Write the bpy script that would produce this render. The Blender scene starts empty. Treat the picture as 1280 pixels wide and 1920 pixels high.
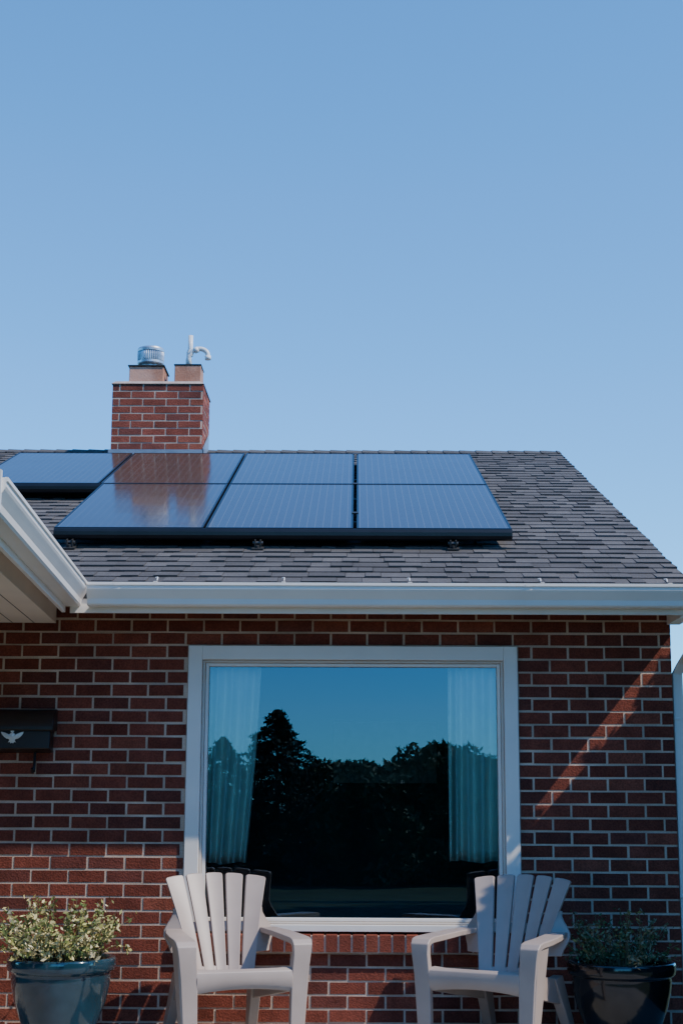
import bpy, math, random
import numpy as np
from mathutils import Vector, Matrix
random.seed(7); rng=np.random.default_rng(7)
sc=bpy.context.scene
R=math.radians

# ------------------------------------------------------------------ materials
def new_mat(name):
    m=bpy.data.materials.new(name); m.use_nodes=True
    nt=m.node_tree; nt.nodes.clear()
    out=nt.nodes.new('ShaderNodeOutputMaterial')
    p=nt.nodes.new('ShaderNodeBsdfPrincipled')
    nt.links.new(p.outputs[0],out.inputs[0])
    return m,nt,p,out
def pmat(name,col,rough=0.6,metal=0.0,var=0.15,scale=8.0,bump=0.0,bscale=60.0,attr=False,spec=0.5,coat=0.0,col2=None,bdist=0.01,fine=0.0):
    m,nt,p,out=new_mat(name)
    N=nt.nodes; L=nt.links
    p.inputs['Roughness'].default_value=rough; p.inputs['Metallic'].default_value=metal
    p.inputs['Specular IOR Level'].default_value=spec
    p.inputs['Coat Weight'].default_value=coat
    tc=N.new('ShaderNodeTexCoord')
    nz=N.new('ShaderNodeTexNoise'); nz.inputs['Scale'].default_value=scale; nz.inputs['Detail'].default_value=6
    L.new(tc.outputs['Object'],nz.inputs['Vector'])
    mr=N.new('ShaderNodeMapRange'); mr.inputs[1].default_value=0.3; mr.inputs[2].default_value=0.7
    mr.inputs[3].default_value=1-var; mr.inputs[4].default_value=1+var
    L.new(nz.outputs['Fac'],mr.inputs[0])
    vm=N.new('ShaderNodeVectorMath'); vm.operation='SCALE'
    if attr:
        a=N.new('ShaderNodeAttribute'); a.attribute_name='col'; src=a.outputs['Color']; L.new(src,vm.inputs[0])
    elif col2:
        mx=N.new('ShaderNodeMix'); mx.data_type='RGBA'
        mx.inputs[6].default_value=(*col,1); mx.inputs[7].default_value=(*col2,1)
        nz3=N.new('ShaderNodeTexNoise'); nz3.inputs['Scale'].default_value=scale*0.4; nz3.inputs['Detail'].default_value=4
        L.new(tc.outputs['Object'],nz3.inputs['Vector'])
        m3=N.new('ShaderNodeMapRange'); m3.inputs[1].default_value=.4; m3.inputs[2].default_value=.6
        L.new(nz3.outputs['Fac'],m3.inputs[0]); L.new(m3.outputs[0],mx.inputs[0])
        L.new(mx.outputs[2],vm.inputs[0])
    else:
        vm.inputs[0].default_value=col
    sca=mr.outputs[0]
    if fine>0:
        nf=N.new('ShaderNodeTexNoise'); nf.inputs['Scale'].default_value=bscale; nf.inputs['Detail'].default_value=3
        L.new(tc.outputs['Object'],nf.inputs['Vector'])
        mf=N.new('ShaderNodeMapRange'); mf.inputs[1].default_value=.3; mf.inputs[2].default_value=.7
        mf.inputs[3].default_value=1-fine; mf.inputs[4].default_value=1+fine
        L.new(nf.outputs['Fac'],mf.inputs[0])
        mm=N.new('ShaderNodeMath'); mm.operation='MULTIPLY'; L.new(mr.outputs[0],mm.inputs[0]); L.new(mf.outputs[0],mm.inputs[1]); sca=mm.outputs[0]
    L.new(sca,vm.inputs['Scale'])
    L.new(vm.outputs[0],p.inputs['Base Color'])
    if bump>0:
        nb=N.new('ShaderNodeTexNoise'); nb.inputs['Scale'].default_value=bscale; nb.inputs['Detail'].default_value=5
        L.new(tc.outputs['Object'],nb.inputs['Vector'])
        b=N.new('ShaderNodeBump'); b.inputs['Strength'].default_value=bump; b.inputs['Distance'].default_value=bdist
        L.new(nb.outputs['Fac'],b.inputs['Height']); L.new(b.outputs[0],p.inputs['Normal'])
    return m
M={}
M['brick']=pmat('brick',(0,0,0),0.85,attr=True,var=.22,scale=9,bump=.6,bscale=110,fine=.28,bdist=.006,spec=.2)
M['mortar']=pmat('mortar',(.57,.43,.33),0.95,var=.30,scale=4,bump=.4,bscale=150,fine=.14,spec=.1,bdist=.004)
M['shingle']=pmat('shingle',(0,0,0),0.95,attr=True,var=.16,scale=3,bump=.8,bscale=260,fine=.5,bdist=.004,spec=.15)
M['shingle_plain']=pmat('shingle_plain',(.06,.062,.068),0.95,var=.2,scale=4,bscale=200,fine=.4)
M['white']=pmat('white_paint',(.84,.78,.72),0.4,var=.05,scale=3)
M['gutter']=pmat('gutter_white',(.85,.79,.72),0.35,var=.06,scale=2.5)
M['soffit']=pmat('soffit_vinyl',(.80,.68,.56),0.6,var=.05,scale=3)
M['vinyl']=pmat('window_vinyl',(.64,.56,.48),0.4,var=.05,scale=3)
M['flash']=pmat('flashing_metal',(.30,.33,.38),0.5,metal=.6,var=.2,scale=6)
M['galv']=pmat('galvanised_metal',(.55,.57,.60),0.4,metal=.8,var=.2,scale=20)
M['clay']=pmat('clay_flue',(.44,.20,.12),0.8,var=.25,scale=7,bump=.3,col2=(.56,.31,.22))
M['crown']=pmat('mortar_crown',(.45,.34,.28),0.95,var=.2,scale=12,bump=.6)
M['pvc']=pmat('pvc',(.82,.80,.77),0.35,var=.03)
M['darkmetal']=pmat('dark_metal',(.05,.045,.04),0.5,metal=.4,var=.2)
M['pframe']=pmat('panel_frame_black',(.012,.013,.016),0.35,metal=.3,var=.2)
M['alu']=pmat('mount_aluminium',(.10,.095,.09),0.5,metal=.7,var=.2)
M['box']=pmat('mailbox_black',(.018,.012,.011),0.35,var=.2)
M['silver']=pmat('silver',(.7,.7,.68),0.4,metal=.3,var=.1)
M['chair']=pmat('chair_plastic',(.41,.325,.28),0.42,var=.07,scale=6,bump=.12,bscale=300,bdist=.002)
M['concrete']=pmat('concrete',(.33,.31,.28),0.9,var=.15,scale=3,bump=.4,fine=.15,bscale=90)
M['soil']=pmat('soil',(.05,.035,.025),1,var=.4,scale=40,bump=1)
M['leaf']=pmat('leaf',(0,0,0),0.55,attr=True,var=.2,scale=30,spec=.3)
M['bark']=pmat('bark',(.09,.06,.045),0.95,var=.3,scale=12,bump=.8,bscale=20)
M['twig']=pmat('twig',(.14,.12,.06),0.8,var=.2)
M['grass']=pmat('grass',(.035,.055,.018),1,var=.35,scale=.5,bump=1,bscale=40,fine=.4)
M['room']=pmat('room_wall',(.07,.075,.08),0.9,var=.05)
M['curtain']=pmat('curtain',(.92,.89,.80),0.9,var=.05,bump=.2,bscale=400,bdist=.001)
M['glaze_blue']=pmat('glaze_blue',(.012,.038,.056),0.12,var=.35,scale=5,coat=.6,col2=(.022,.056,.078))
M['glaze_black']=pmat('glaze_black',(.006,.007,.010),0.15,var=.3,scale=5,coat=.4)
M['interior_frame']=pmat('interior_frame',(.35,.35,.35),0.7)
def glass():
    m=bpy.data.materials.new('window_glass'); m.use_nodes=True; nt=m.node_tree; nt.nodes.clear()
    N=nt.nodes;L=nt.links
    o=N.new('ShaderNodeOutputMaterial'); mx=N.new('ShaderNodeMixShader'); t=N.new('ShaderNodeBsdfTransparent'); g=N.new('ShaderNodeBsdfGlossy')
    t.inputs[0].default_value=(.93,.98,.96,1); g.inputs[0].default_value=(.44,.64,.84,1); g.inputs['Roughness'].default_value=0.003
    fr=N.new('ShaderNodeFresnel'); fr.inputs[0].default_value=2.25
    tc=N.new('ShaderNodeTexCoord'); nz=N.new('ShaderNodeTexNoise'); nz.inputs['Scale'].default_value=1.0; nz.inputs['Detail'].default_value=0
    L.new(tc.outputs['Object'],nz.inputs['Vector']); b=N.new('ShaderNodeBump'); b.inputs['Strength'].default_value=.02; b.inputs['Distance'].default_value=.02
    L.new(nz.outputs['Fac'],b.inputs['Height']); L.new(b.outputs[0],g.inputs['Normal'])
    L.new(fr.outputs[0],mx.inputs[0]); L.new(t.outputs[0],mx.inputs[1]); L.new(g.outputs[0],mx.inputs[2]); L.new(mx.outputs[0],o.inputs[0])
    return m
M['glass']=glass()
# solar cell glass (UV in metres)
def solar():
    m,nt,p,out=new_mat('solar_cells'); N=nt.nodes;L=nt.links
    uv=N.new('ShaderNodeUVMap'); sp=N.new('ShaderNodeSeparateXYZ'); L.new(uv.outputs[0],sp.inputs[0])
    def line(sock,period,half):
        a=N.new('ShaderNodeMath'); a.operation='PINGPONG'; a.inputs[1].default_value=period/2; L.new(sock,a.inputs[0])
        c=N.new('ShaderNodeMath'); c.operation='LESS_THAN'; c.inputs[1].default_value=half; L.new(a.outputs[0],c.inputs[0]); return c.outputs[0]
    bus=line(sp.outputs[0],.0485,.0020)
    row=line(sp.outputs[1],.156,.0012)
    mx=N.new('ShaderNodeMix'); mx.data_type='RGBA'; mx.inputs[6].default_value=(.056,.038,.030,1); mx.inputs[7].default_value=(.125,.105,.10,1)
    L.new(bus,mx.inputs[0])
    mx2=N.new('ShaderNodeMix'); mx2.data_type='RGBA'; mx2.inputs[7].default_value=(.075,.06,.055,1); L.new(row,mx2.inputs[0]); L.new(mx.outputs[2],mx2.inputs[6])
    L.new(mx2.outputs[2],p.inputs['Base Color'])
    tc=N.new('ShaderNodeTexCoord'); nz=N.new('ShaderNodeTexNoise'); nz.inputs['Scale'].default_value=300; L.new(tc.outputs['Object'],nz.inputs['Vector'])
    b=N.new('ShaderNodeBump'); b.inputs['Strength'].default_value=.08; b.inputs['Distance'].default_value=.001
    L.new(nz.outputs['Fac'],b.inputs['Height']); L.new(b.outputs[0],p.inputs['Normal'])
    nz2=N.new('ShaderNodeTexNoise'); nz2.inputs['Scale'].default_value=4; nz2.inputs['Detail'].default_value=5; L.new(tc.outputs['Object'],nz2.inputs['Vector'])
    rr=N.new('ShaderNodeMapRange'); rr.inputs[1].default_value=.35; rr.inputs[2].default_value=.65; rr.inputs[3].default_value=.08; rr.inputs[4].default_value=.14
    L.new(nz2.outputs['Fac'],rr.inputs[0]); L.new(rr.outputs[0],p.inputs['Roughness']); p.inputs['IOR'].default_value=1.42
    return m
M['solar']=solar()

# ------------------------------------------------------------------ mesh helpers
def link(o,parent=None):
    sc.collection.objects.link(o)
    if parent: o.parent=parent
    return o
def empty(name,loc=(0,0,0),rot=0):
    e=bpy.data.objects.new(name,None); e.location=loc; e.rotation_euler=(0,0,rot); sc.collection.objects.link(e); return e
class MB:
    def __init__(s): s.v=[];s.f=[];s.c=[];s.m=[];s.uv={}
    def add(s,vs,fs,col=(1,1,1),mi=0):
        b=len(s.v); s.v+= [(float(x[0]),float(x[1]),float(x[2])) for x in vs]
        for f in fs: s.f.append(tuple(int(b+i) for i in f)); s.c.append(col); s.m.append(mi)
    def hexa(s,p,col=(1,1,1),mi=0):  # p: 8 pts bottom 0-3 ccw, top 4-7
        s.add(p,[(3,2,1,0),(4,5,6,7),(0,1,5,4),(1,2,6,5),(2,3,7,6),(3,0,4,7)],col,mi)
    def box(s,x0,x1,y0,y1,z0,z1,col=(1,1,1),mi=0):
        s.hexa([(x0,y0,z0),(x1,y0,z0),(x1,y1,z0),(x0,y1,z0),(x0,y0,z1),(x1,y0,z1),(x1,y1,z1),(x0,y1,z1)],col,mi)
    def cyl(s,a,b,r0,r1=None,n=16,col=(1,1,1),mi=0,caps=True):
        r1=r0 if r1 is None else r1
        a=Vector(a);b=Vector(b); d=(b-a).normalized(); u=d.orthogonal().normalized(); w=d.cross(u)
        vs=[];
        for c,r in((a,r0),(b,r1)):
            for i in range(n):
                t=2*math.pi*i/n; vs.append(c+u*(r*math.cos(t))+w*(r*math.sin(t)))
        fs=[(i,(i+1)%n,n+(i+1)%n,n+i) for i in range(n)]
        if caps: fs+=[tuple(reversed(range(n))),tuple(range(n,2*n))]
        s.add(vs,fs,col,mi)
    def obj(s,name,mats,parent=None,smooth=False,bevel=0,seg=2,solid=0):
        me=bpy.data.meshes.new(name); me.from_pydata(s.v,[],s.f); me.update()
        if not isinstance(mats,(list,tuple)): mats=[mats]
        for m in mats: me.materials.append(m)
        me.polygons.foreach_set('material_index',s.m)
        at=me.color_attributes.new('col','FLOAT_COLOR','CORNER')
        arr=np.ones((len(me.loops),4),dtype=np.float32)
        tot=[len(f) for f in s.f]; arr[:,:3]=np.repeat(np.array(s.c,dtype=np.float32),tot,axis=0)
        at.data.foreach_set('color',arr.ravel())
        if smooth: me.polygons.foreach_set('use_smooth',[True]*len(me.polygons))
        o=bpy.data.objects.new(name,me); link(o,parent)
        if solid:
            k=o.modifiers.new('s','SOLIDIFY'); k.thickness=solid; k.offset=0
        if bevel:
            k=o.modifiers.new('b','BEVEL'); k.width=bevel; k.segments=seg; k.limit_method='ANGLE'; k.angle_limit=R(35); k.harden_normals=smooth
        return o
def loft(mb,secs,closed=True,caps=True,col=(1,1,1),mi=0):
    n=len(secs[0]); vs=[p for s in secs for p in s]; fs=[]
    for k in range(len(secs)-1):
        for i in range(n if closed else n-1):
            j=(i+1)%n; fs.append((k*n+i,k*n+j,(k+1)*n+j,(k+1)*n+i))
    if caps and closed: fs+=[tuple(reversed(range(n))),tuple(range((len(secs)-1)*n,len(secs)*n))]
    mb.add(vs,fs,col,mi)
def tube(mb,pts,r,n=12,mi=0,col=(1,1,1)):
    pts=[Vector(p) for p in pts]; secs=[]; u=None
    for i,p in enumerate(pts):
        d=(pts[min(i+1,len(pts)-1)]-pts[max(i-1,0)]).normalized()
        u=(d.orthogonal() if u is None else (u-d*u.dot(d))).normalized(); w=d.cross(u)
        rr=r[i] if isinstance(r,(list,tuple)) else r
        secs.append([p+u*(rr*math.cos(t))+w*(rr*math.sin(t)) for t in [2*math.pi*k/n for k in range(n)]])
    loft(mb,secs,col=col,mi=mi)
def lathe(mb,prof,cx,cy,n=48,mi=0,col=(1,1,1)):
    secs=[[ (cx+r*math.cos(2*math.pi*k/n),cy+r*math.sin(2*math.pi*k/n),z) for k in range(n)] for r,z in prof]
    loft(mb,secs,caps=False,mi=mi,col=col)

# ------------------------------------------------------------------ camera
F=2850.0; tilt=R(10.65); yaw=.010; roll=.0050
fw=Vector((-math.sin(yaw)*math.cos(tilt),math.cos(yaw)*math.cos(tilt),math.sin(tilt)))
rt=fw.cross(Vector((0,0,1))).normalized(); up=rt.cross(fw)
r2=rt*math.cos(roll)+up*math.sin(roll); u2=up*math.cos(roll)-rt*math.sin(roll)
cd=bpy.data.cameras.new('camera'); cam=bpy.data.objects.new('camera',cd); sc.collection.objects.link(cam)
mw=Matrix((r2,u2,-fw)).transposed().to_4x4(); mw.translation=Vector((.085,-8.5,1.23)); cam.matrix_world=mw
cd.sensor_fit='VERTICAL'; cd.sensor_height=36; cd.lens=F/1920*36; cd.clip_end=3000; cd.clip_start=.05
sc.camera=cam

# ------------------------------------------------------------------ light
S=Vector((.606,-.278,.744)).normalized()
sl=bpy.data.lights.new('sun','SUN'); so=bpy.data.objects.new('sun',sl); sc.collection.objects.link(so)
so.rotation_euler=S.to_track_quat('Z','Y').to_euler(); so.location=(6,-4,9)
sl.energy=5.0; sl.angle=R(.53); sl.color=(1,.94,.85)
w=bpy.data.worlds.new('World'); sc.world=w; w.use_nodes=True; nt=w.node_tree; nt.nodes.clear()
o=nt.nodes.new('ShaderNodeOutputWorld'); bg=nt.nodes.new('ShaderNodeBackground'); sk=nt.nodes.new('ShaderNodeTexSky')
sk.sky_type='NISHITA'; sk.sun_disc=False; sk.sun_elevation=math.asin(S.z); sk.sun_rotation=math.atan2(S.x,S.y)
sk.altitude=1300; sk.air_density=1.0; sk.dust_density=.1; sk.ozone_density=2.2
bg.inputs[1].default_value=.15
vm=nt.nodes.new('ShaderNodeVectorMath'); vm.operation='MULTIPLY'; vm.inputs[1].default_value=(.70,1.76,2.60)
nt.links.new(sk.outputs[0],vm.inputs[0]); nt.links.new(vm.outputs[0],bg.inputs[0]); nt.links.new(bg.outputs[0],o.inputs[0])

# ------------------------------------------------------------------ ground
gm=MB(); xs=[-900,-300,-120,-60,-30,-15,-8,8,15,30,60,120,300,900]; ys=[-900,-300,-150,-100,-75,-60,-48,-38,-30,-22,-15,-8,10,40,120,400,900]
def gz(y): 
    t=min(max((-y-12)/40,0),1); return -.35-2.6*(t*t*(3-2*t))
vs=[(x,y,gz(y)) for y in ys for x in xs]; nx=len(xs)
gm.add(vs,[(j*nx+i,j*nx+i+1,(j+1)*nx+i+1,(j+1)*nx+i) for j in range(len(ys)-1) for i in range(nx-1)])
gm.obj('ground',M['grass'],smooth=True)
pm=MB(); pm.box(-6,2.05,-2.4,-.012,-.40,0); pm.box(-6,2.05,-2.75,-2.4,-.40,-.17)
pm.obj('patio',M['concrete'],bevel=.01)

# ------------------------------------------------------------------ house
house=empty('brick_house')
XR=1.84; XL=-6.0; WX0,WX1,WZ0,WZ1=-.850,.985,.521,2.066
YB=9.8
BW,BH,J=.2032,.0722,.0120
def brickcol(lit=1):
    k=random.random(); base=np.array((.180,.046,.029))
    if k<.18: base=np.array((.135,.039,.028))
    elif k<.30: base=np.array((.218,.060,.036))
    return tuple(base*random.uniform(.83,1.2))
def brick_run(mb,place,a0,a1,z,h,off,skip=None,bw=BW,dep=.0026,clip=None):
    a=a0-off
    while a<a1:
        l=max(a,a0)+ (J/2 if a>a0 else 0); r=min(a+bw,a1)-(J/2 if a+bw<a1 else 0)
        a+=bw
        segs=[(l,r)]
        if skip:
            ns=[]
            for (p,q) in segs:
                if q<=skip[0] or p>=skip[1]: ns.append((p,q))
                else:
                    if p<skip[0]-.02: ns.append((p,skip[0]))
                    if q>skip[1]+.02: ns.append((skip[1],q))
            segs=ns
        for p,q in segs:
            if q-p<.015: continue
            place(mb,p,q,z+J/2+random.uniform(-.0018,.0018),z+h-J/2+random.uniform(-.0018,.0018),dep+random.uniform(-.001,.001))
def pl_front(yf):
    def f(mb,p,q,z0,z1,d):
        e=random.uniform(-.0008,.0008); p+=random.uniform(-.0018,.0018)
        c=brickcol(); t1=random.uniform(-.0015,.0015)
        mb.hexa([(p,yf-d,z0),(q,yf-d-e,z0+t1),(q,yf+.02,z0+t1),(p,yf+.02,z0),(p,yf-d,z1),(q,yf-d-e,z1+t1),(q,yf+.02,z1+t1),(p,yf+.02,z1)],c)
    return f
def pl_side(xf,sg=1):
    def f(mb,p,q,z0,z1,d):
        c=brickcol(); a,b=(xf-.02*sg,xf+sg*d); a,b=min(a,b),max(a,b)
        mb.box(a,b,p,q,z0,z1,c)
    return f
wm=MB(); TOP=2.31
pf=pl_front(0); pf_ps=pl_side(XR)
ph=(WZ1% BH)-BH
z=ph; i=0
while z<TOP:
    if z+BH>0.0:
        sk_=(WX0-.004,WX1+.004) if (z+BH*.5>WZ0-.115 and z+BH*.5<WZ1) else None
        brick_run(wm,pf,XL,XR+.0005,z,BH,(i%2)*BW/2+.05,sk_)
    z+=BH;i+=1
sl_=.37
z=ph;i=0
while z<4.1:
    if z+BH>-.35:
        if z+BH<2.33: y0,y1=.024,YB-.5
        else:
            dy=(z+BH-2.36+.12)/sl_-.43; y0=max(.024,dy); y1=9.36-dy
        if y1-y0>.2: brick_run(wm,pf_ps,y0,y1,z,BH,(i%2)*BW/2)
    z+=BH;i+=1
x=WX0-.02
while x<WX1+.02:
    wm.hexa([(x+.004,-.045,WZ0-.105),(x+.066,-.045,WZ0-.105),(x+.066,.05,WZ0-.105),(x+.004,.05,WZ0-.105),(x+.004,-.045,WZ0-.018),(x+.066,-.045,WZ0-.018),(x+.066,.05,WZ0-.005),(x+.004,.05,WZ0-.005)],tuple(np.array(brickcol())*1.1)); x+=.0722
wm.obj('brick_courses',M['brick'],house)
mm=MB()
mm.box(XL,WX0-.001,.0,.2,-.4,TOP); mm.box(WX1+.001,XR,.0,.2,-.4,TOP)
mm.box(WX0,WX1,.001,.2,-.4,WZ0-.11); mm.box(WX0,WX1,.001,.2,WZ1+.001,TOP)
mm.box(WX0,WX1,-.040,.19,WZ0-.11,WZ0-.02)
mm.box(XR-.2,XR-.001,.21,YB-.5,-.4,2.31)
mm.box(XL,XR-.21,YB-.7,YB-.5,-.4,2.31); mm.box(XL-.0,XL+.2,.21,YB-.71,-.4,2.31)
g=[(XR-.2,.0,2.312),(XR-.2,YB-.44,2.312),(XR-.2,4.68,4.12)]; g2=[(XR-.001,a[1],a[2]) for a in g]
mm.add(g+g2,[(0,1,2),(5,4,3),(0,3,4,1),(1,4,5,2),(2,5,3,0)])
mm.obj('wall_mortar',M['mortar'],house)

# window
wf=MB()
def frame(mb,x0,x1,z0,z1,wd,y0,y1,wb=None,mi=0):
    wb=wb or wd
    mb.box(x0,x0+wd,y0,y1,z0,z1,mi=mi); mb.box(x1-wd,x1,y0,y1,z0,z1,mi=mi)
    mb.box(x0+wd,x1-wd,y0+.001,y1-.001,z1-wd,z1-.0005,mi=mi); mb.box(x0+wd,x1-wd,y0+.001,y1-.001,z0+.0005,z0+wb,mi=mi)
frame(wf,WX0+.002,WX1-.002,WZ0-.002,WZ1-.002,.078,-.022,.10,.036)
frame(wf,WX0+.081,WX1-.081,WZ0+.035,WZ1-.081,.014,.006,.10,.012,mi=1)
frame(wf,WX0+.096,WX1-.096,WZ0+.048,WZ1-.096,.018,.022,.11,.018,mi=0)
wf.obj('window_frame',[M['white'],M['vinyl']],house,bevel=.003,seg=2)
gl=MB(); gx0,gx1,gz0,gz1=WX0+.11,WX1-.11,WZ0+.06,WZ1-.11
gl.add([(gx0,.055,gz0),(gx1,.055,gz0),(gx1,.055,gz1),(gx0,.055,gz1)],[(0,1,2,3)])
gl.obj('window_glass',M['glass'],house)
cm=MB()
def curtain(xa,xb,bl,br,z0,z1,waves,mb):
    nu,nv=110,16; vs=[];
    for j in range(nv+1):
        v=j/nv; z=z1+(z0-z1)*v
        a=xa+(bl-xa)*v**1.5; b=xb+(br-xb)*v**1.5
        for i_ in range(nu+1):
            u=i_/nu; y=.155+.028*math.sin(u*waves*2*math.pi+1.3*math.sin(u*5)+v*.8)*(.7+.6*v)+.008*math.sin(u*17+v*3)
            vs.append((a+(b-a)*u,y,z+.006*math.sin(u*9)))
    mb.add(vs,[(j*(nu+1)+i_,(j+1)*(nu+1)+i_,(j+1)*(nu+1)+i_+1,j*(nu+1)+i_+1) for j in range(nv) for i_ in range(nu)])
curtain(-.80,-.45,-.80,-.52,.87,2.02,5,cm); curtain(.605,.93,.61,.93,.885,2.02,4.5,cm)
cm.obj('curtains',M['curtain'],house,smooth=True,solid=.002)
rm=MB()
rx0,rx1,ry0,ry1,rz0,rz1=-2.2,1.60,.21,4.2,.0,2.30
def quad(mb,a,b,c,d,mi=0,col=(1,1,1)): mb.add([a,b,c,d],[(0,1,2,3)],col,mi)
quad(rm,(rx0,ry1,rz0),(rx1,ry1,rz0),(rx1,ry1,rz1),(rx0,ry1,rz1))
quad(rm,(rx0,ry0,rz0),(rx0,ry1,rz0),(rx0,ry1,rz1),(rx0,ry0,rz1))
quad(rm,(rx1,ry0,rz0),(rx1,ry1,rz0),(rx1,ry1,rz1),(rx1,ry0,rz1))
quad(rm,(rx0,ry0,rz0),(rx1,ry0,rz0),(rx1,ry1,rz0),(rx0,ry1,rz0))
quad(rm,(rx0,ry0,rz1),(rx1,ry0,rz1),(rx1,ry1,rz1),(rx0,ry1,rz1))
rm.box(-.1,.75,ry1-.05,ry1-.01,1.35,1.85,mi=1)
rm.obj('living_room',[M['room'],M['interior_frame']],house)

# roof
th=math.atan(sl_); cu,su=math.cos(th),math.sin(th)
def RP(x,s,nn=0): return (x,-.43+s*cu-nn*su,2.36+s*su+nn*cu)
RXL,RXR=-6.3,1.885; SL=5.11/cu
sh=MB(); ex=.137; rows=int(SL/ex)
for r_ in range(rows+1):
    s0=r_*ex; s1=min(s0+ex+.03,SL); x=RXL-random.uniform(0,.3); hi=False; rb=random.uniform(.94,1.06)
    while x<RXR:
        wd=random.choice([.09,.12,.15,.19])*random.uniform(.9,1.1); xa=max(x,RXL); xb=min(x+wd,RXR+ random.uniform(-.004,.004)); x+=wd
        hi=not hi if random.random()<.85 else hi
        if xb-xa<.01: continue
        t=.012 if hi else .006
        t+=random.uniform(-.001,.001)
        b=random.choice([.094,.106,.116,.128,.112])*random.uniform(.94,1.07)*rb; c=(b*1.05,b*.96,b*.92)
        dd=random.uniform(-.002,.002) - (0.005 if hi else 0)
        sh.hexa([RP(xa+.0012,s0+dd,-.002),RP(xb-.0012,s0+dd,-.002),RP(xb-.0012,s1,-.006),RP(xa+.0012,s1,-.006),
                  RP(xa+.0012,s0+dd,t),RP(xb-.0012,s0+dd,t),RP(xb-.0012,s1,-.001),RP(xa+.0012,s1,-.001)],c)
# ridge caps
x=RXL
while x<RXR-.02:
    xb=min(x+.16,RXR); b=random.uniform(.085,.11); c=(b*1.03,b*.98,b*.96)
    for sg in(1,-1):
        def Q(xx,d,h): 
            return (xx,4.68-sg*d*cu,4.251-d*su+h)
        sh.add([Q(x,0,.020),Q(xb,0,.012),Q(xb,.14,.010),Q(x,.14,.018),Q(x,.14,.004),Q(xb,.14,.004)],[(0,1,2,3),(3,2,5,4)],c)
    x+=.143
sh.obj('roof_shingles',M['shingle'],house)
rf=MB()
rf.hexa([RP(RXL,0,-.09),RP(RXR-.02,0,-.09),RP(RXR-.02,SL,-.09),RP(RXL,SL,-.09),RP(RXL,0,-.006),RP(RXR-.02,0,-.006),RP(RXR-.02,SL,-.006),RP(RXL,SL,-.006)])
def RB(x,s,nn=0): p=RP(x,s,nn); return (p[0],2*4.68-p[1],p[2])
rf.hexa([RB(RXL,0,-.09),RB(RXR-.01,0,-.09),RB(RXR-.01,SL-.002,-.09),RB(RXL,SL-.002,-.09),RB(RXL,0,.004),RB(RXR-.01,0,.004),RB(RXR-.01,SL-.002,.004),RB(RXL,SL-.002,.004)])
rf.obj('roof_deck',M['shingle_plain'],house)
fb=MB()
fb.box(-1.45,RXR+.01,-.395,-.375,2.20,2.345)   # fascia
quad(fb,(XL,-.374,2.305),(RXR,-.374,2.305),(RXR,-.013,2.305),(XL,-.013,2.305),mi=1)
fb.hexa([RP(XR+.012,.05,-.21),RP(XR+.04,.05,-.21),RP(XR+.04,SL-.03,-.21),RP(XR+.012,SL-.03,-.21),RP(XR+.012,.05,-.095),RP(XR+.04,.05,-.095),RP(XR+.04,SL-.03,-.095),RP(XR+.012,SL-.03,-.095)])
fb.box(XR-.02,XR+.05,-.372,-.015,2.19,2.30)  # eave return
x=-1.5
while x<1.8:
    for k in range(2):
        fb.cyl((x,-.12-.12*k,2.304),(x,-.12-.12*k,2.302),.006,n=8,mi=2)
    x+=.06
fb.obj('fascia_and_soffit',[M['white'],M['soffit'],M['darkmetal']],house)
# gutter
prof=[(-.001,.118),(-.001,.0),(.070,.0),(.078,.008),(.082,.034),(.096,.056),(.108,.074),(.113,.084),(.113,.100),(.120,.104),(.120,.117),(.110,.118),(.109,.110)]
def gutter(name,A,d,e,Ln,z0,parent,cap0=True,cap1=True,rise=0):
    mb=MB(); A=Vector(A); d=Vector(d); e=Vector(e)
    secs=[]
    segn=8
    for k in range(segn+1):
        b=A+d*(Ln*k/segn)+Vector((0,0,rise*k/segn))
        secs.append([b+e*q+Vector((0,0,z0+zz)) for q,zz in prof])
    loft(mb,secs,closed=False)
    capi=[0,1,2,3,4,5,6,7,8,9,10]
    for b in ([A] if cap0 else [])+([A+d*Ln+Vector((0,0,rise))] if cap1 else []):
        mb.add([b+e*prof[i_][0]+Vector((0,0,z0+prof[i_][1])) for i_ in capi],[tuple(range(len(capi)))])
    ob=mb.obj(name,M['gutter'],parent,solid=.003)
    return ob
GZ=2.232
gutter('rain_gutter',(-1.345,-.398,0),(1,0,0),(0,-1,0),1.345+1.925,GZ,house,False,True)
hg=MB()
for px in (-.98,-.30,.37,1.07,1.745):
    hg.cyl((px,-.435,2.372),(px,-.415,2.390),.0035,n=8); hg.box(px-.010,px+.010,-.515,-.40,2.352,2.356)
    hg.cyl((px,-.415,2.390),(px-.012,-.410,2.389),.0035,n=8)
for jx in (.98,-1.2):
    secs=[[Vector((jx+dx,-.398-q*1.0-.003,GZ+zz-.002)) for q,zz in prof[1:11]] for dx in (0,.035)]
    loft(hg,secs,closed=False)
hg.obj('gutter_hangers',M['gutter'],house)
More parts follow.
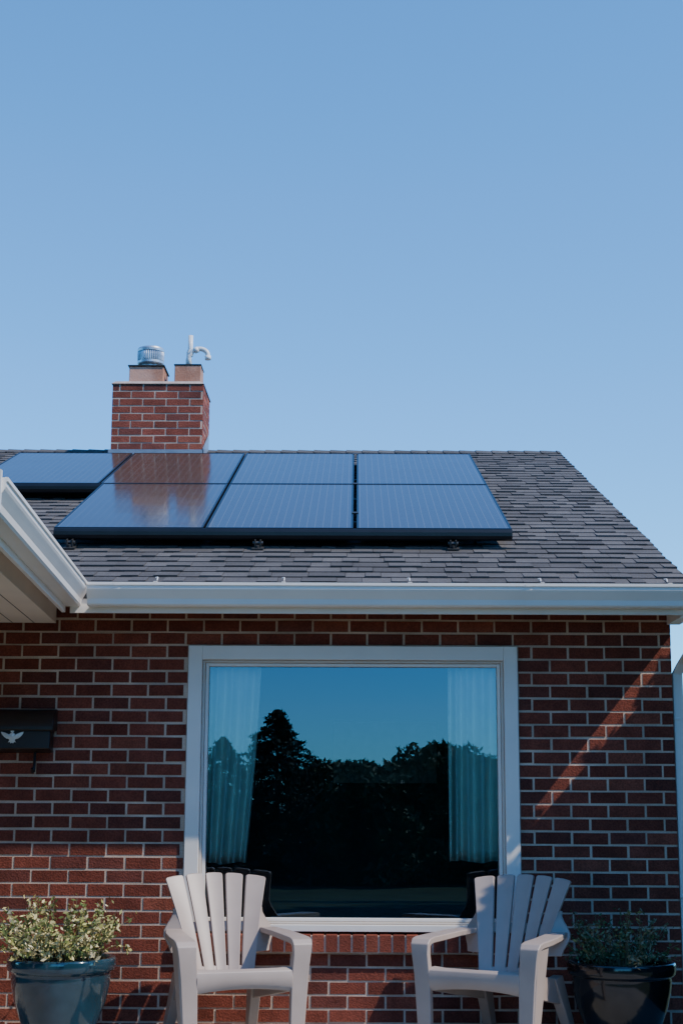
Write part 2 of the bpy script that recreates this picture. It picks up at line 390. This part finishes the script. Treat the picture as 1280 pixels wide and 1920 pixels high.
# downspout
ds=MB()
def rect(c,hx,hy,t=(1,0,0),b=(0,1,0)):
    c=Vector(c);t=Vector(t);b=Vector(b); return [c-t*hx-b*hy,c+t*hx-b*hy,c+t*hx+b*hy,c-t*hx+b*hy]
loft(ds,[rect((1.955,-.45,2.26),.033,.025),rect((1.955,-.45,2.19),.033,.025),rect((1.945,-.425,2.14),.033,.028),rect((1.90,.0,1.97),.03,.026),rect((1.878,.045,1.92),.028,.025),rect((1.878,.05,1.5),.028,.025),rect((1.878,.05,.12),.028,.025),rect((1.89,-.05,.03),.028,.025)])
ds.box(1.848,1.89,.02,.09,1.66,1.68); ds.box(1.848,1.89,.02,.09,.7,.72)
ds.obj('downspout',M['gutter'],house,bevel=.006)
x=MB(); x.box(1.92,1.99,-.51,-.40,GZ+.003,GZ+.01); x.obj('gutter_outlet',M['gutter'],house)

# porch wing (left)
d=Vector((.057,-1,0)).normalized(); e=Vector((-1,-.057,0)).normalized()
Jn=Vector((-1.345,-.50,0)); LW=2.52; RS=.035
gutter('porch_rain_gutter',Jn-e*(-.119)-d*.11,d,-e,LW+.11,GZ+.003,house,False,True,RS)
pw=MB()
def WP(a,t,z): p=Jn+e*a+d*t; return (p.x,p.y,z+RS*max(t,0)/LW)
def whex(mb,a0,a1,t0,t1,z0,z1,mi=0):
    mb.hexa([WP(a0,t0,z0),WP(a0,t1,z0),WP(a1,t1,z0),WP(a1,t0,z0),WP(a0,t0,z1),WP(a0,t1,z1),WP(a1,t1,z1),WP(a1,t0,z1)],mi=mi)
whex(pw,.121,.14,-.10,LW,2.20,2.345,0)         # fascia
quad(pw,WP(.141,-.48,2.302),WP(.141,LW,2.302),WP(3.6,LW,2.302),WP(3.6,-.48,2.302),mi=1)
t=.0
while t<LW:
    whex(pw,.145,.215,t,t+.004,2.2995,2.3015,2); t+=.09
whex(pw,.222,3.0,-.488,LW-.12,2.185,2.30,1)      # beam/porch ceiling
a=.34
while a<2.9:
    whex(pw,a,a+.004,-.48,LW-.13,2.1835,2.1845,2); a+=.12
def WR(a,t,h): return WP(a,t,2.35+a*sl_+h)
pw.hexa([WR(.09,-.3,-.05),WR(.09,LW,-.05),WR(2.3,LW,-.05),WR(2.3,-.3,-.05),WR(.09,-.3,.01),WR(.09,LW,.01),WR(2.3,LW,.01),WR(2.3,-.3,.01)],mi=3)
pw.hexa([WR(2.3,-.3,-.05),WR(2.3,LW,-.05),WP(4.5,LW,2.35+.09*sl_-.05),WP(4.5,-.3,2.35+.09*sl_-.05),WR(2.3,-.3,.01),WR(2.3,LW,.01),WP(4.5,LW,2.35+.09*sl_),WP(4.5,-.3,2.35+.09*sl_)],mi=3)
pw.hexa([WR(.02,LW+.001,-.13),WR(.02,LW+.02,-.13),WR(2.3,LW+.02,-.13),WR(2.3,LW+.001,-.13),WR(.02,LW+.001,.02),WR(.02,LW+.02,.02),WR(2.3,LW+.02,.02),WR(2.3,LW+.001,.02)],mi=0)
pw.add([WP(.14,LW-.01,2.30),WP(2.3,LW-.01,2.30),WP(2.3,LW-.01,2.35+2.3*sl_-.05),WP(.14,LW-.01,2.36)],[(0,1,2,3)],mi=0)
whex(pw,.9,1.02,LW-.3,LW-.18,-.035,2.18,0); whex(pw,2.7,2.82,LW-.3,LW-.18,-.035,2.18,0)
pw.obj('porch_roof',[M['white'],M['soffit'],M['darkmetal'],M['shingle_plain']],house)

# chimney
ch=MB(); CX0,CX1,CY0,CY1,CZ=-2.03,-1.25,4.25,4.87,4.755
z=CZ-.066*10; i=0
CH=.066
while z<CZ-.01:
    o_=(i%2)*BW/2
    brick_run(ch,pl_front(CY0),CX0,CX1+.007,z,CH,o_+.04)
    brick_run(ch,pl_side(CX1),CY0+.004,CY1,z,CH,o_+.1)
    brick_run(ch,pl_side(CX0,-1),CY0+.004,CY1,z,CH,o_+.1)
    z+=CH;i+=1
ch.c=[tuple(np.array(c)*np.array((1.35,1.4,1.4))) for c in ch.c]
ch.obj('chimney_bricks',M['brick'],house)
cc=MB(); cc.box(CX0,CX1,CY0,CY1,3.9,CZ-.001,mi=0)
cc.hexa([(CX0-.012,CY0-.012,CZ),(CX1+.012,CY0-.012,CZ),(CX1+.012,CY1+.012,CZ),(CX0-.012,CY1+.012,CZ),(CX0+.02,CY0+.02,CZ+.028),(CX1-.02,CY0+.02,CZ+.028),(CX1-.02,CY1-.02,CZ+.028),(CX0+.02,CY1-.02,CZ+.028)],mi=1)
cc.obj('chimney_core',[M['mortar'],M['crown']],house)
fl=MB(); zf=2.519+sl_*CY0
fl.box(CX0-.02,CX1+.02,CY0-.02,CY0-.013,zf-.05,zf+.075)
fl.hexa([(CX1+.013,CY0-.02,zf-.05),(CX1+.02,CY0-.02,zf-.05),(CX1+.02,4.68,4.2),(CX1+.013,4.68,4.2),(CX1+.013,CY0-.02,zf+.09),(CX1+.02,CY0-.02,zf+.09),(CX1+.02,4.68,4.40),(CX1+.013,4.68,4.40)])
fl.box(CX0-.02,CX1+.05,CY0-.14,CY0-.02,zf-.052,zf-.02)
fl.obj('chimney_flashing',M['flash'],house)
ft=MB()
def flue(x0,x1,y0,y1,z0,z1,lip):
    w_=.022
    ft.box(x0,x1,y0,y0+w_,z0,z1); ft.box(x0,x1,y1-w_,y1,z0,z1); ft.box(x0,x0+w_,y0+w_,y1-w_,z0,z1-.001); ft.box(x1-w_,x1,y0+w_,y1-w_,z0,z1-.001)
    ft.box(x0-lip,x1+lip,y0-lip,y1+lip,z1+.001,z1+.012,mi=1)
flue(-1.905,-1.605,4.33,4.66,CZ+.02,4.935,.012); flue(-1.515,-1.285,4.38,4.62,CZ+.02,4.96,.006)
ft.obj('chimney_flues',[M['clay'],M['darkmetal']],house,bevel=.004)
vc=MB(); vx,vy=-1.742,4.50
lathe(vc,[(0,4.95),(.085,4.95),(.085,4.985),(.112,4.99),(.118,5.0),(.118,5.02)],vx,vy)
nn=40; secs=[]
for zz,rr in((5.02,.112),(5.03,.114),(5.075,.116),(5.10,.114),(5.108,.112)):
    secs.append([(vx+(rr+(.004 if k%2 else -.004))*math.cos(math.pi*k/nn),vy+(rr+(.004 if k%2 else -.004))*math.sin(math.pi*k/nn),zz) for k in range(2*nn)])
loft(vc,secs,caps=False)
lathe(vc,[(.118,5.108),(.119,5.128),(.112,5.142),(.085,5.152),(.04,5.157),(0,5.158)],vx,vy)
vc.obj('chimney_vent_cap',M['galv'],house,smooth=False)
pv=MB(); px_,py_=-1.40,4.46
tube(pv,[(px_,py_,4.95),(px_,py_,5.10),(px_+.012,py_,5.13),(px_+.012,py_,5.255)],.022,n=16)
pv.cyl((px_,py_,4.965),(px_,py_,5.04),.028,n=16)
pts=[(px_+.005,py_-.03,4.97),(px_+.005,py_-.03,5.03),(px_+.01,py_-.03,5.06)]
for k in range(13):
    a=math.pi*(1-k/12*1.0); pts.append((px_+.095+.075*math.cos(a)+.0,py_-.03,5.065+.06*math.sin(a)))
pts.append((px_+.172,py_-.03,5.03))
tube(pv,pts,.021,n=16)
pv.cyl((px_+.171,py_-.03,5.06),(px_+.173,py_-.03,5.025),.027,n=16); pv.cyl((px_+.05,py_-.03,5.105),(px_+.085,py_-.03,5.122),.027,n=16)
pv.obj('chimney_pvc_pipes',M['pvc'],house,smooth=True)

# ------------------------------------------------------------------ solar panels
def panel(x0,x1,s0,s1,parent=None):
    mb=MB(); h0,h1=.085,.125; fwid=.012
    def bx(xa,xb,sa,sb,ha,hb,mi): mb.hexa([RP(xa,sa,ha),RP(xb,sa,ha),RP(xb,sb,ha),RP(xa,sb,ha),RP(xa,sa,hb),RP(xb,sa,hb),RP(xb,sb,hb),RP(xa,sb,hb)],mi=mi)
    bx(x0,x0+fwid,s0,s1,h0,h1,0); bx(x1-fwid,x1,s0,s1,h0,h1,0); bx(x0+fwid,x1-fwid,s0,s0+fwid,h0,h1-.0002,0); bx(x0+fwid,x1-fwid,s1-fwid,s1,h0,h1-.0002,0)
    bx(x0+fwid,x1-fwid,s0+fwid,s1-fwid,h0+.01,h1-.002,1)
    ob=mb.obj('solar_panel',[M['pframe'],M['solar']])
    me=ob.data; uv=me.uv_layers.new(name='UVMap'); 
    for p in me.polygons:
        for li in p.loop_indices:
            v=me.vertices[me.loops[li].vertex_index].co
            uv.data[li].uv=(v.x-x0-.02, (v.y-RP(0,s0)[1])/cu)
    return ob
c3=[(.087,1.010),(-.815,.065),(-1.72,-.830)]
for a,b in c3: panel(a,b,.97,2.72)
for a,b in [(.087,1.010),(-.815,.065),(-1.735,-.830),(-2.68,-1.75)]: panel(a,b,2.74,4.40)
mt=MB()
def skirt(xa,xb,s):
    secs=[]
    for x in (xa,xb):
        pr=[(0,.122),(-.012,.118),(-.026,.105),(-.032,.085),(-.028,.065),(-.014,.052),(0,.050)]
        secs.append([RP(x,s-.001+q,h) for q,h in pr])
    loft(mt,secs)
skirt(-1.72,1.012,.97); skirt(-2.68,-1.722,2.74)
def foot(x,s):
    def bx(xa,xb,sa,sb,ha,hb): mt.hexa([RP(xa,sa,ha),RP(xb,sa,ha),RP(xb,sb,ha),RP(xa,sb,ha),RP(xa,sa,hb),RP(xb,sa,hb),RP(xb,sb,hb),RP(xa,sb,hb)],mi=1)
    bx(x-.035,x+.035,s-.07,s+.04,.008,.016); bx(x-.02,x-.012,s-.045,s+.03,.016,.06); bx(x+.012,x+.02,s-.045,s+.03,.016,.06)
    mt.cyl(RP(x-.03,s-.02,.04),RP(x+.03,s-.02,.04),.011,n=10,mi=1); mt.cyl(RP(x,s-.05,.01),RP(x,s-.05,.032),.009,n=8,mi=1)
for x in (-1.62,-.50,.66): foot(x,.95)
foot(-2.45,2.71)
for s in (1.4,2.3,3.2,4.0): mt.hexa([RP(-2.6 if s>2.74 else -1.65,s,.03),RP(.95,s,.03),RP(.95,s+.03,.03),RP(-2.6 if s>2.74 else -1.65,s+.03,.03),RP(-2.6 if s>2.74 else -1.65,s,.084),RP(.95,s,.084),RP(.95,s+.03,.084),RP(-2.6 if s>2.74 else -1.65,s+.03,.084)],mi=1)
for s,x in ((2.73,.076),(4.36,.076),(1.5,.076)): mt.hexa([RP(x-.02,s-.02,.1255),RP(x+.02,s-.02,.1255),RP(x+.02,s+.02,.1255),RP(x-.02,s+.02,.1255),RP(x-.02,s-.02,.13),RP(x+.02,s-.02,.13),RP(x+.02,s+.02,.13),RP(x-.02,s+.02,.13)],mi=1)
mt.obj('solar_panel_mounting',[M['pframe'],M['alu']])

# ------------------------------------------------------------------ mailbox
mbx=empty('mailbox',(-1.79,-.012,1.465))
b=MB(); W2=.205
b.hexa([(-W2,-.115,.02),(W2,-.115,.02),(W2,0,0),(-W2,0,0),(-W2,-.10,.135),(W2,-.10,.135),(W2,0,.15),(-W2,0,.15)])
b.obj('body',M['box'],mbx,bevel=.006,smooth=True)
b=MB(); secs=[]
for x in (-W2-.018,W2+.018): secs.append([(x,-.125,.118),(x,-.128,.13),(x,-.112,.175),(x,-.085,.21),(x,-.04,.235),(x,0,.24),(x,0,.12),(x,-.05,.118)])
loft(b,secs); b.obj('lid',M['box'],mbx,bevel=.004,smooth=True)
b=MB()
for x in (-.11,.11): tube(b,[(x,-.02,.02),(x,-.03,-.07),(x,-.04,-.10),(x,-.07,-.105),(x,-.085,-.085)],.008,n=8)
b.obj('hooks',M['box'],mbx)
b=MB(); half=[(0,.028),(.010,.026),(.016,.018),(.030,.024),(.045,.030),(.062,.034),(.058,.022),(.052,.014),(.042,.004),(.030,-.004),(.018,-.006),(.014,-.014),(.022,-.024),(.012,-.022),(.006,-.030),(0,-.024)]
pts=half+[(-x,z) for x,z in reversed(half[1:-1])]
zc=.078; yy=-.112
fr=[(x,yy-.004+.0,zc+z) for x,z in pts]; n=len(fr)
mid=(0,yy-.010,zc+.004); bk=[(x,yy+.006,zc+z) for x,z in pts]
b.add(fr+[mid]+bk,[(i_,(i_+1)%n,n) for i_ in range(n)]+[(i_,n+1+i_,n+1+(i_+1)%n,(i_+1)%n) for i_ in range(n)])
b.cyl((0,yy-.006,zc+.036),(0,yy+.004,zc+.036),.009,n=12)
b.obj('bird_ornament',M['silver'],mbx)

# ------------------------------------------------------------------ chairs
def chair(loc,rot):
    E=empty('adirondack_chair',loc,rot)
    def kid(mb,name,bev=.006): return mb.obj(name,M['chair'],E,smooth=True,bevel=bev,seg=3)
    def BK(u,v,off=0):
        wv=.158+.112*max(v,0)**1.1
        x=u*wv; z=.355+.485*v-.022*u*u*max(v,0)**3; y=.13+.215*v-.055*u*u+off
        return (x,y,z)
    b=MB(); N5=5
    for k in range(N5):
        secs=[]; J_=18
        for j in range(J_+1):
            v=j/J_
            if j==J_: v=1.0
            wv=.158+.112*v**1.1; g=(.010+.006*v)/wv/2
            a_=-1+2*k/N5+(g if k else 0); b_=-1+2*(k+1)/N5-(g if k<N5-1 else 0)
            if j==J_:   # soften the top corners of each slat
                w_=(b_-a_); a_+=.10*w_; b_-=.10*w_
            elif j==J_-1: v=.985
            A=BK(a_,v);B=BK((a_+b_)/2,v,.004);C=BK(b_,v)
            secs.append([A,B,C,(C[0],C[1]+.022,C[2]-.004),(B[0],B[1]+.018,B[2]-.004),(A[0],A[1]+.022,A[2]-.004)])
        loft(b,secs)
    kid(b,'back_slats',.005)
    b=MB(); 
    def band(v0,v1,off,th_,um=1.0):
        secs=[]
        for q in range(13):
            u=-um+2*um*q/12; A=BK(u,v0,off);B=BK(u,v1,off)
            secs.append([A,B,(B[0],B[1]+th_,B[2]),(A[0],A[1]+th_,A[2])])
        loft(b,secs)
    band(-.05,.065,.003,.022); band(.40,.50,.024,.02)
    kid(b,'back_rails')
    b=MB()
    H=.045
    P=[(-.330,.262,.235),(-.346,.285,.236),(-.352,.330,.238),(-.343,.362,.238),(-.322,.374,.236),(-.29,.376,.232),(-.20,.360,.225),(-.08,.338,.205),(.05,.322,.185),(.16,.318,.165)]
    secs=[]
    for k,(y,z,hw) in enumerate(P):
        dz=-.02 if k>3 else 0; dy=.02 if k<=4 else 0
        top=[(hw*t_,y,z+H-.012*(1-t_*t_)*(1 if k>4 else 0)+(.018*(1-t_*t_) if k<2 else 0)) for t_ in np.linspace(-1,1,9)]
        bot=[(p[0],p[1]+dy,p[2]+dz) for p in reversed(top)]
        secs.append(top+bot)
    loft(b,secs); kid(b,'seat')
    for sg,nm in((-1,'left'),(1,'right')):
        b=MB(); secs=[]
        path=[(.235,.25,.566,.030,(0,1),.026),(.250,.15,.572,.042,(0,1),.028),(.272,.0,.568,.050,(0,1),.028),(.284,-.15,.562,.052,(0,1),.030),(.288,-.28,.558,.052,(.0,1),.030),
              (.288,-.322,.551,.051,(-.5,.86),.032),(.287,-.345,.528,.048,(-.92,.38),.034),(.284,-.350,.48,.044,(-1,0),.036),(.274,-.347,.38,.042,(-1,0),.038),(.266,-.345,.20,.037,(-1,0),.036),(.258,-.35,.0,.033,(-1,0),.034)]
        for xc,y,z,hw,nv,t_ in path:
            c=Vector((sg*xc,y,z)); nrm=Vector((0,nv[0],nv[1])).normalized(); xv=Vector((1,0,0))
            secs.append([c-xv*hw,c+xv*hw,c+xv*hw-nrm*t_,c-xv*hw-nrm*t_])
        loft(b,secs); kid(b,'arm_and_leg_'+nm,.010)
        b=MB()
        b.hexa([(sg*.282,-.34,0),(sg*.292,-.34,0),(sg*.292,-.275,0),(sg*.282,-.275,0),(sg*.322,-.335,.53),(sg*.333,-.335,.53),(sg*.330,-.19,.54),(sg*.319,-.19,.54)])
        # seat side rail
        b.hexa([(sg*.228,-.33,.31),(sg*.258,-.33,.31),(sg*.215,.30,.20),(sg*.19,.30,.20),(sg*.228,-.33,.405),(sg*.258,-.33,.405),(sg*.215,.22,.34),(sg*.17,.22,.34)])
        b.hexa([(sg*.20,.37,0),(sg*.25,.37,0),(sg*.25,.42,0),(sg*.20,.42,0),(sg*.17,.16,.34),(sg*.225,.16,.34),(sg*.225,.27,.35),(sg*.17,.27,.35)])
        kid(b,'side_'+nm,.006)
        # curved wing joining back edge to the arm
        b=MB(); secs=[]
        for q in range(9):
            t_=q/8; A=Vector(BK(sg*.98,.66-.46*t_)) ; 
            bulge=math.sin(math.pi*min(1,t_*1.25)/1.6)**2
            B=A+Vector((sg*(.012+.085*bulge),.02+.03*bulge,-.0))
            secs.append([A,B,B+Vector((0,.016,0)),A+Vector((0,.016,0))])
        loft(b,secs); kid(b,'wing_'+nm,.004)
    return E
chair((-.55,-.60,0),R(18.5)); chair((.815,-.60,0),R(-28))

# ------------------------------------------------------------------ foliage
def leaves(mb,P,size,cols,squash=1.0,elong=1.6):
    P=np.asarray(P,dtype=float); n=len(P)
    a=rng.normal(size=(n,3)); a/=np.linalg.norm(a,axis=1)[:,None]
    b=rng.normal(size=(n,3)); b-=a*(a*b).sum(1)[:,None]; b/=np.linalg.norm(b,axis=1)[:,None]
    s=size*rng.uniform(.6,1.3,n)[:,None]
    v=np.stack([P-a*s*elong,P-b*s*.6,P+a*s*elong,P+b*s*.6],1).reshape(-1,3)
    base=len(mb.v); mb.v+=[tuple(q) for q in v.tolist()]
    mb.f+=[(base+4*i,base+4*i+1,base+4*i+2,base+4*i+3) for i in range(n)]
    if not isinstance(cols,list): mb.c+=[tuple(c) for c in cols.tolist()]
    else:
        k=rng.integers(0,len(cols),n); m=rng.uniform(.75,1.25,n); mb.c+=[tuple(float(z_)*float(m[i]) for z_ in cols[int(k[i])]) for i in range(n)]
    mb.m+=[0]*n
def potted(name,loc,glaze,cols,seed,hgt=.24,spread=.27,ns=90,ls=.0105):
    rnd=random.Random(seed)
    E=empty(name,loc)
    b=MB()
    pr=[(0,0),(.13,0),(.145,.01),(.16,.05),(.195,.13),(.228,.22),(.245,.30),(.250,.345),(.248,.362),(.258,.368),(.268,.375),(.272,.395),(.272,.425),(.266,.435),(.25,.435),(.238,.42),(.232,.36),(0,.36)]
    lathe(b,pr,0,0,64); ob=b.obj('pot',M[glaze],E,smooth=True)
    s=ob.modifiers.new('b','BEVEL'); s.width=.003; s.limit_method='ANGLE'; s.angle_limit=R(30)
    b=MB(); b.cyl((0,0,.37),(0,0,.40),.234,n=40); b.obj('soil',M['soil'],E)
    st=MB(); lf=MB(); LP=[];LC=[]
    for k in range(ns):
        a=rnd.uniform(0,2*math.pi); r0=rnd.uniform(0,.17); sp=rnd.uniform(.1,1)**.8*spread*.85
        p0=Vector((r0*math.cos(a),r0*math.sin(a),.40)); hh=hgt*(1-.5*min(1,sp/spread)**2)*rnd.uniform(.45,1.15)
        droop=rnd.random()<.3
        p2=Vector(((r0*.6+sp)*math.cos(a+.3*rnd.uniform(-1,1)),(r0*.6+sp)*math.sin(a),.43+hh*(.15 if droop else 1)))
        p1=(p0+p2)/2+Vector((0,0,.09 if droop else .02))
        pts=[]
        for q in range(8):
            t_=q/7; pts.append(p0*(1-t_)**2+p1*2*t_*(1-t_)+p2*t_*t_)
        tube(st,pts,[.003*(1-.6*q/7) for q in range(8)],n=5)
        cc_=cols[rnd.randrange(len(cols))]
        for q in range(32):
            t_=rnd.uniform(.25,1.02); pp=p0*(1-t_)**2+p1*2*t_*(1-t_)+p2*t_*t_
            LP.append((pp.x+rnd.gauss(0,.011),pp.y+rnd.gauss(0,.011),pp.z+rnd.gauss(0,.011)))
            m_=rnd.uniform(.7,1.25)
            c_=cc_ if rnd.random()<.6 else cols[rnd.randrange(len(cols))]
            LC.append((c_[0]*m_,c_[1]*m_,c_[2]*m_))
    leaves(lf,LP,ls,np.array(LC),elong=1.3)
    st.obj('stems',M['twig'],E); lf.obj('foliage',M['leaf'],E)
potted('potted_shrub',(-1.395,-.55,0),'glaze_blue',[(.68,.58,.27),(.52,.46,.17),(.15,.19,.055),(.70,.60,.36),(.30,.30,.09),(.13,.17,.05)],3,spread=.39,hgt=.28,ns=115,ls=.0115)
potted('potted_shrub',(1.43,-.50,-.01),'glaze_black',[(.10,.14,.05),(.06,.10,.035),(.14,.17,.08),(.20,.2,.12)],5,spread=.31,hgt=.24,ns=80,ls=.009)

# unseen hedge block added right of the house to shade the wall's right side
hd=MB(); P=[]; x0,x1,y0,y1,z0,z1=2.50,3.25,-1.35,.35,-.35,2.835
for k in range(16000):
    f=rng.integers(0,5); x=rng.uniform(x0,x1);y=rng.uniform(y0,y1);z=rng.uniform(z0,z1); dn=abs(rng.normal(0,.035))
    if f==0:x=x0-.01+dn
    elif f==1:x=x1-dn
    elif f==2:y=y0+dn
    elif f==3:y=y1-dn
    else:z=z1+.02-dn
    P.append((x,y,z))
leaves(hd,P,.028,[(.04,.075,.025),(.055,.10,.03),(.03,.055,.02)])
hd.box(x0+.04,x1-.04,y0+.04,y1-.04,z0,z1-.02,(.02,.03,.012))
hd.obj('shade_caster_hedge',M['leaf'])

def conifer(x,y,h,rad,seed,n=14000,pw_=.8):
    g=gz(y); E=empty('conifer_tree',(x,y,g)); t=MB()
    tube(t,[(0,0,-.1),(0,0,h*.5),(.05,0,h*.99)],[h*.022,h*.014,h*.003],n=8)
    rr=random.Random(seed); P=[]
    nb=330
    for k in range(nb):
        f=(k+rr.random())/nb; f=f**.9; zz=h*(.03+.96*f); L_=rad*(1-min(f,.999))**pw_*rr.uniform(.72,1.12)+.06; a=rr.uniform(0,2*math.pi)
        end=(L_*math.cos(a),L_*math.sin(a),zz-L_*.16)
        tube(t,[(0,0,zz),end],[.03*(1-f)+.008,.006],n=4)
        m_=max(10,int(n/nb*(.35+1.3*(1-f))))
        for q in range(m_):
            u=rr.uniform(.1,1.03)**.7; wdt=.09*L_*(1.15-u)+.05
            P.append((end[0]*u+rr.gauss(0,wdt),end[1]*u+rr.gauss(0,wdt),zz+(end[2]-zz)*u-abs(rr.gauss(0,.10))))
    t.obj('trunk',M['bark'],E); l=MB(); leaves(l,P,.085,[(.030,.052,.024),(.040,.066,.030),(.020,.036,.017)]); l.obj('foliage',M['leaf'],E)
def broad(x,y,h,rad,seed,n=14000,size=.14):
    g=gz(y); E=empty('deciduous_tree',(x,y,g)); t=MB(); rr=random.Random(seed); P=[]
    tube(t,[(0,0,-.1),(.05,0,h*.3),(.0,.1,h*.6)],[h*.03,h*.022,h*.012],n=8)
    nc=80
    for k in range(nc):
        a=rr.uniform(0,2*math.pi); q=rr.random()**.5; zf_=rr.uniform(.04,.93); R_=rad*math.sqrt(max(.12,1-((max(zf_,.4)-.4)/.6)**2))*q
        c=(R_*math.cos(a),R_*math.sin(a),h*zf_); cr=rad*rr.uniform(.16,.30)
        tube(t,[(0,0,h*min(.55,zf_*.6)),(c[0]*.6,c[1]*.6,c[2]*.85),c],[h*.01,h*.006,h*.003],n=4)
        for j in range(n//nc):
            v=np.array([rr.gauss(0,1) for _ in range(3)]); v/=np.linalg.norm(v); rr_=cr*rr.uniform(.45,1.12)
            P.append((c[0]+v[0]*rr_,c[1]+v[1]*rr_,max(.1,c[2]+v[2]*rr_*.8)))
    t.obj('trunk',M['bark'],E); l=MB(); leaves(l,P,size,[(.060,.090,.026),(.082,.118,.036),(.038,.062,.020),(.10,.12,.045)]); l.obj('foliage',M['leaf'],E)
YT=-70
conifer(-3.9,YT,8.7,4.8,1,24000,.7); conifer(-7.0,YT-3,7.4,4.2,2,16000,.7); conifer(-11,YT+3,8.5,3.8,8,6000)
broad(1.4,YT+2,6.0,2.9,3); broad(4.4,YT,7.0,3.2,4); broad(8.0,YT-1,6.6,3.3,5); broad(12.0,YT,7.1,3.6,6,8000); broad(-1.0,YT-6,6.3,3.2,9,9000); broad(17,YT+2,7,3.6,10,6000); broad(-16,YT,7,3.6,11,6000); broad(6.2,YT-7,6.3,3.4,12,7000)
# unseen big trees added either side of the yard to block sky light
for k,(x,y,h,r_) in enumerate([(-9.5,-13,12,5.0),(-16,-6,12,5.0),(-14,-20,13,5.5),(10.5,-16,12,5.0),(18,-13,13,5.5),(12,-26,13,5.5),(-22,-14,13,6)]):
    broad(x,y,h,r_,30+k,11000,.30)
print('done')
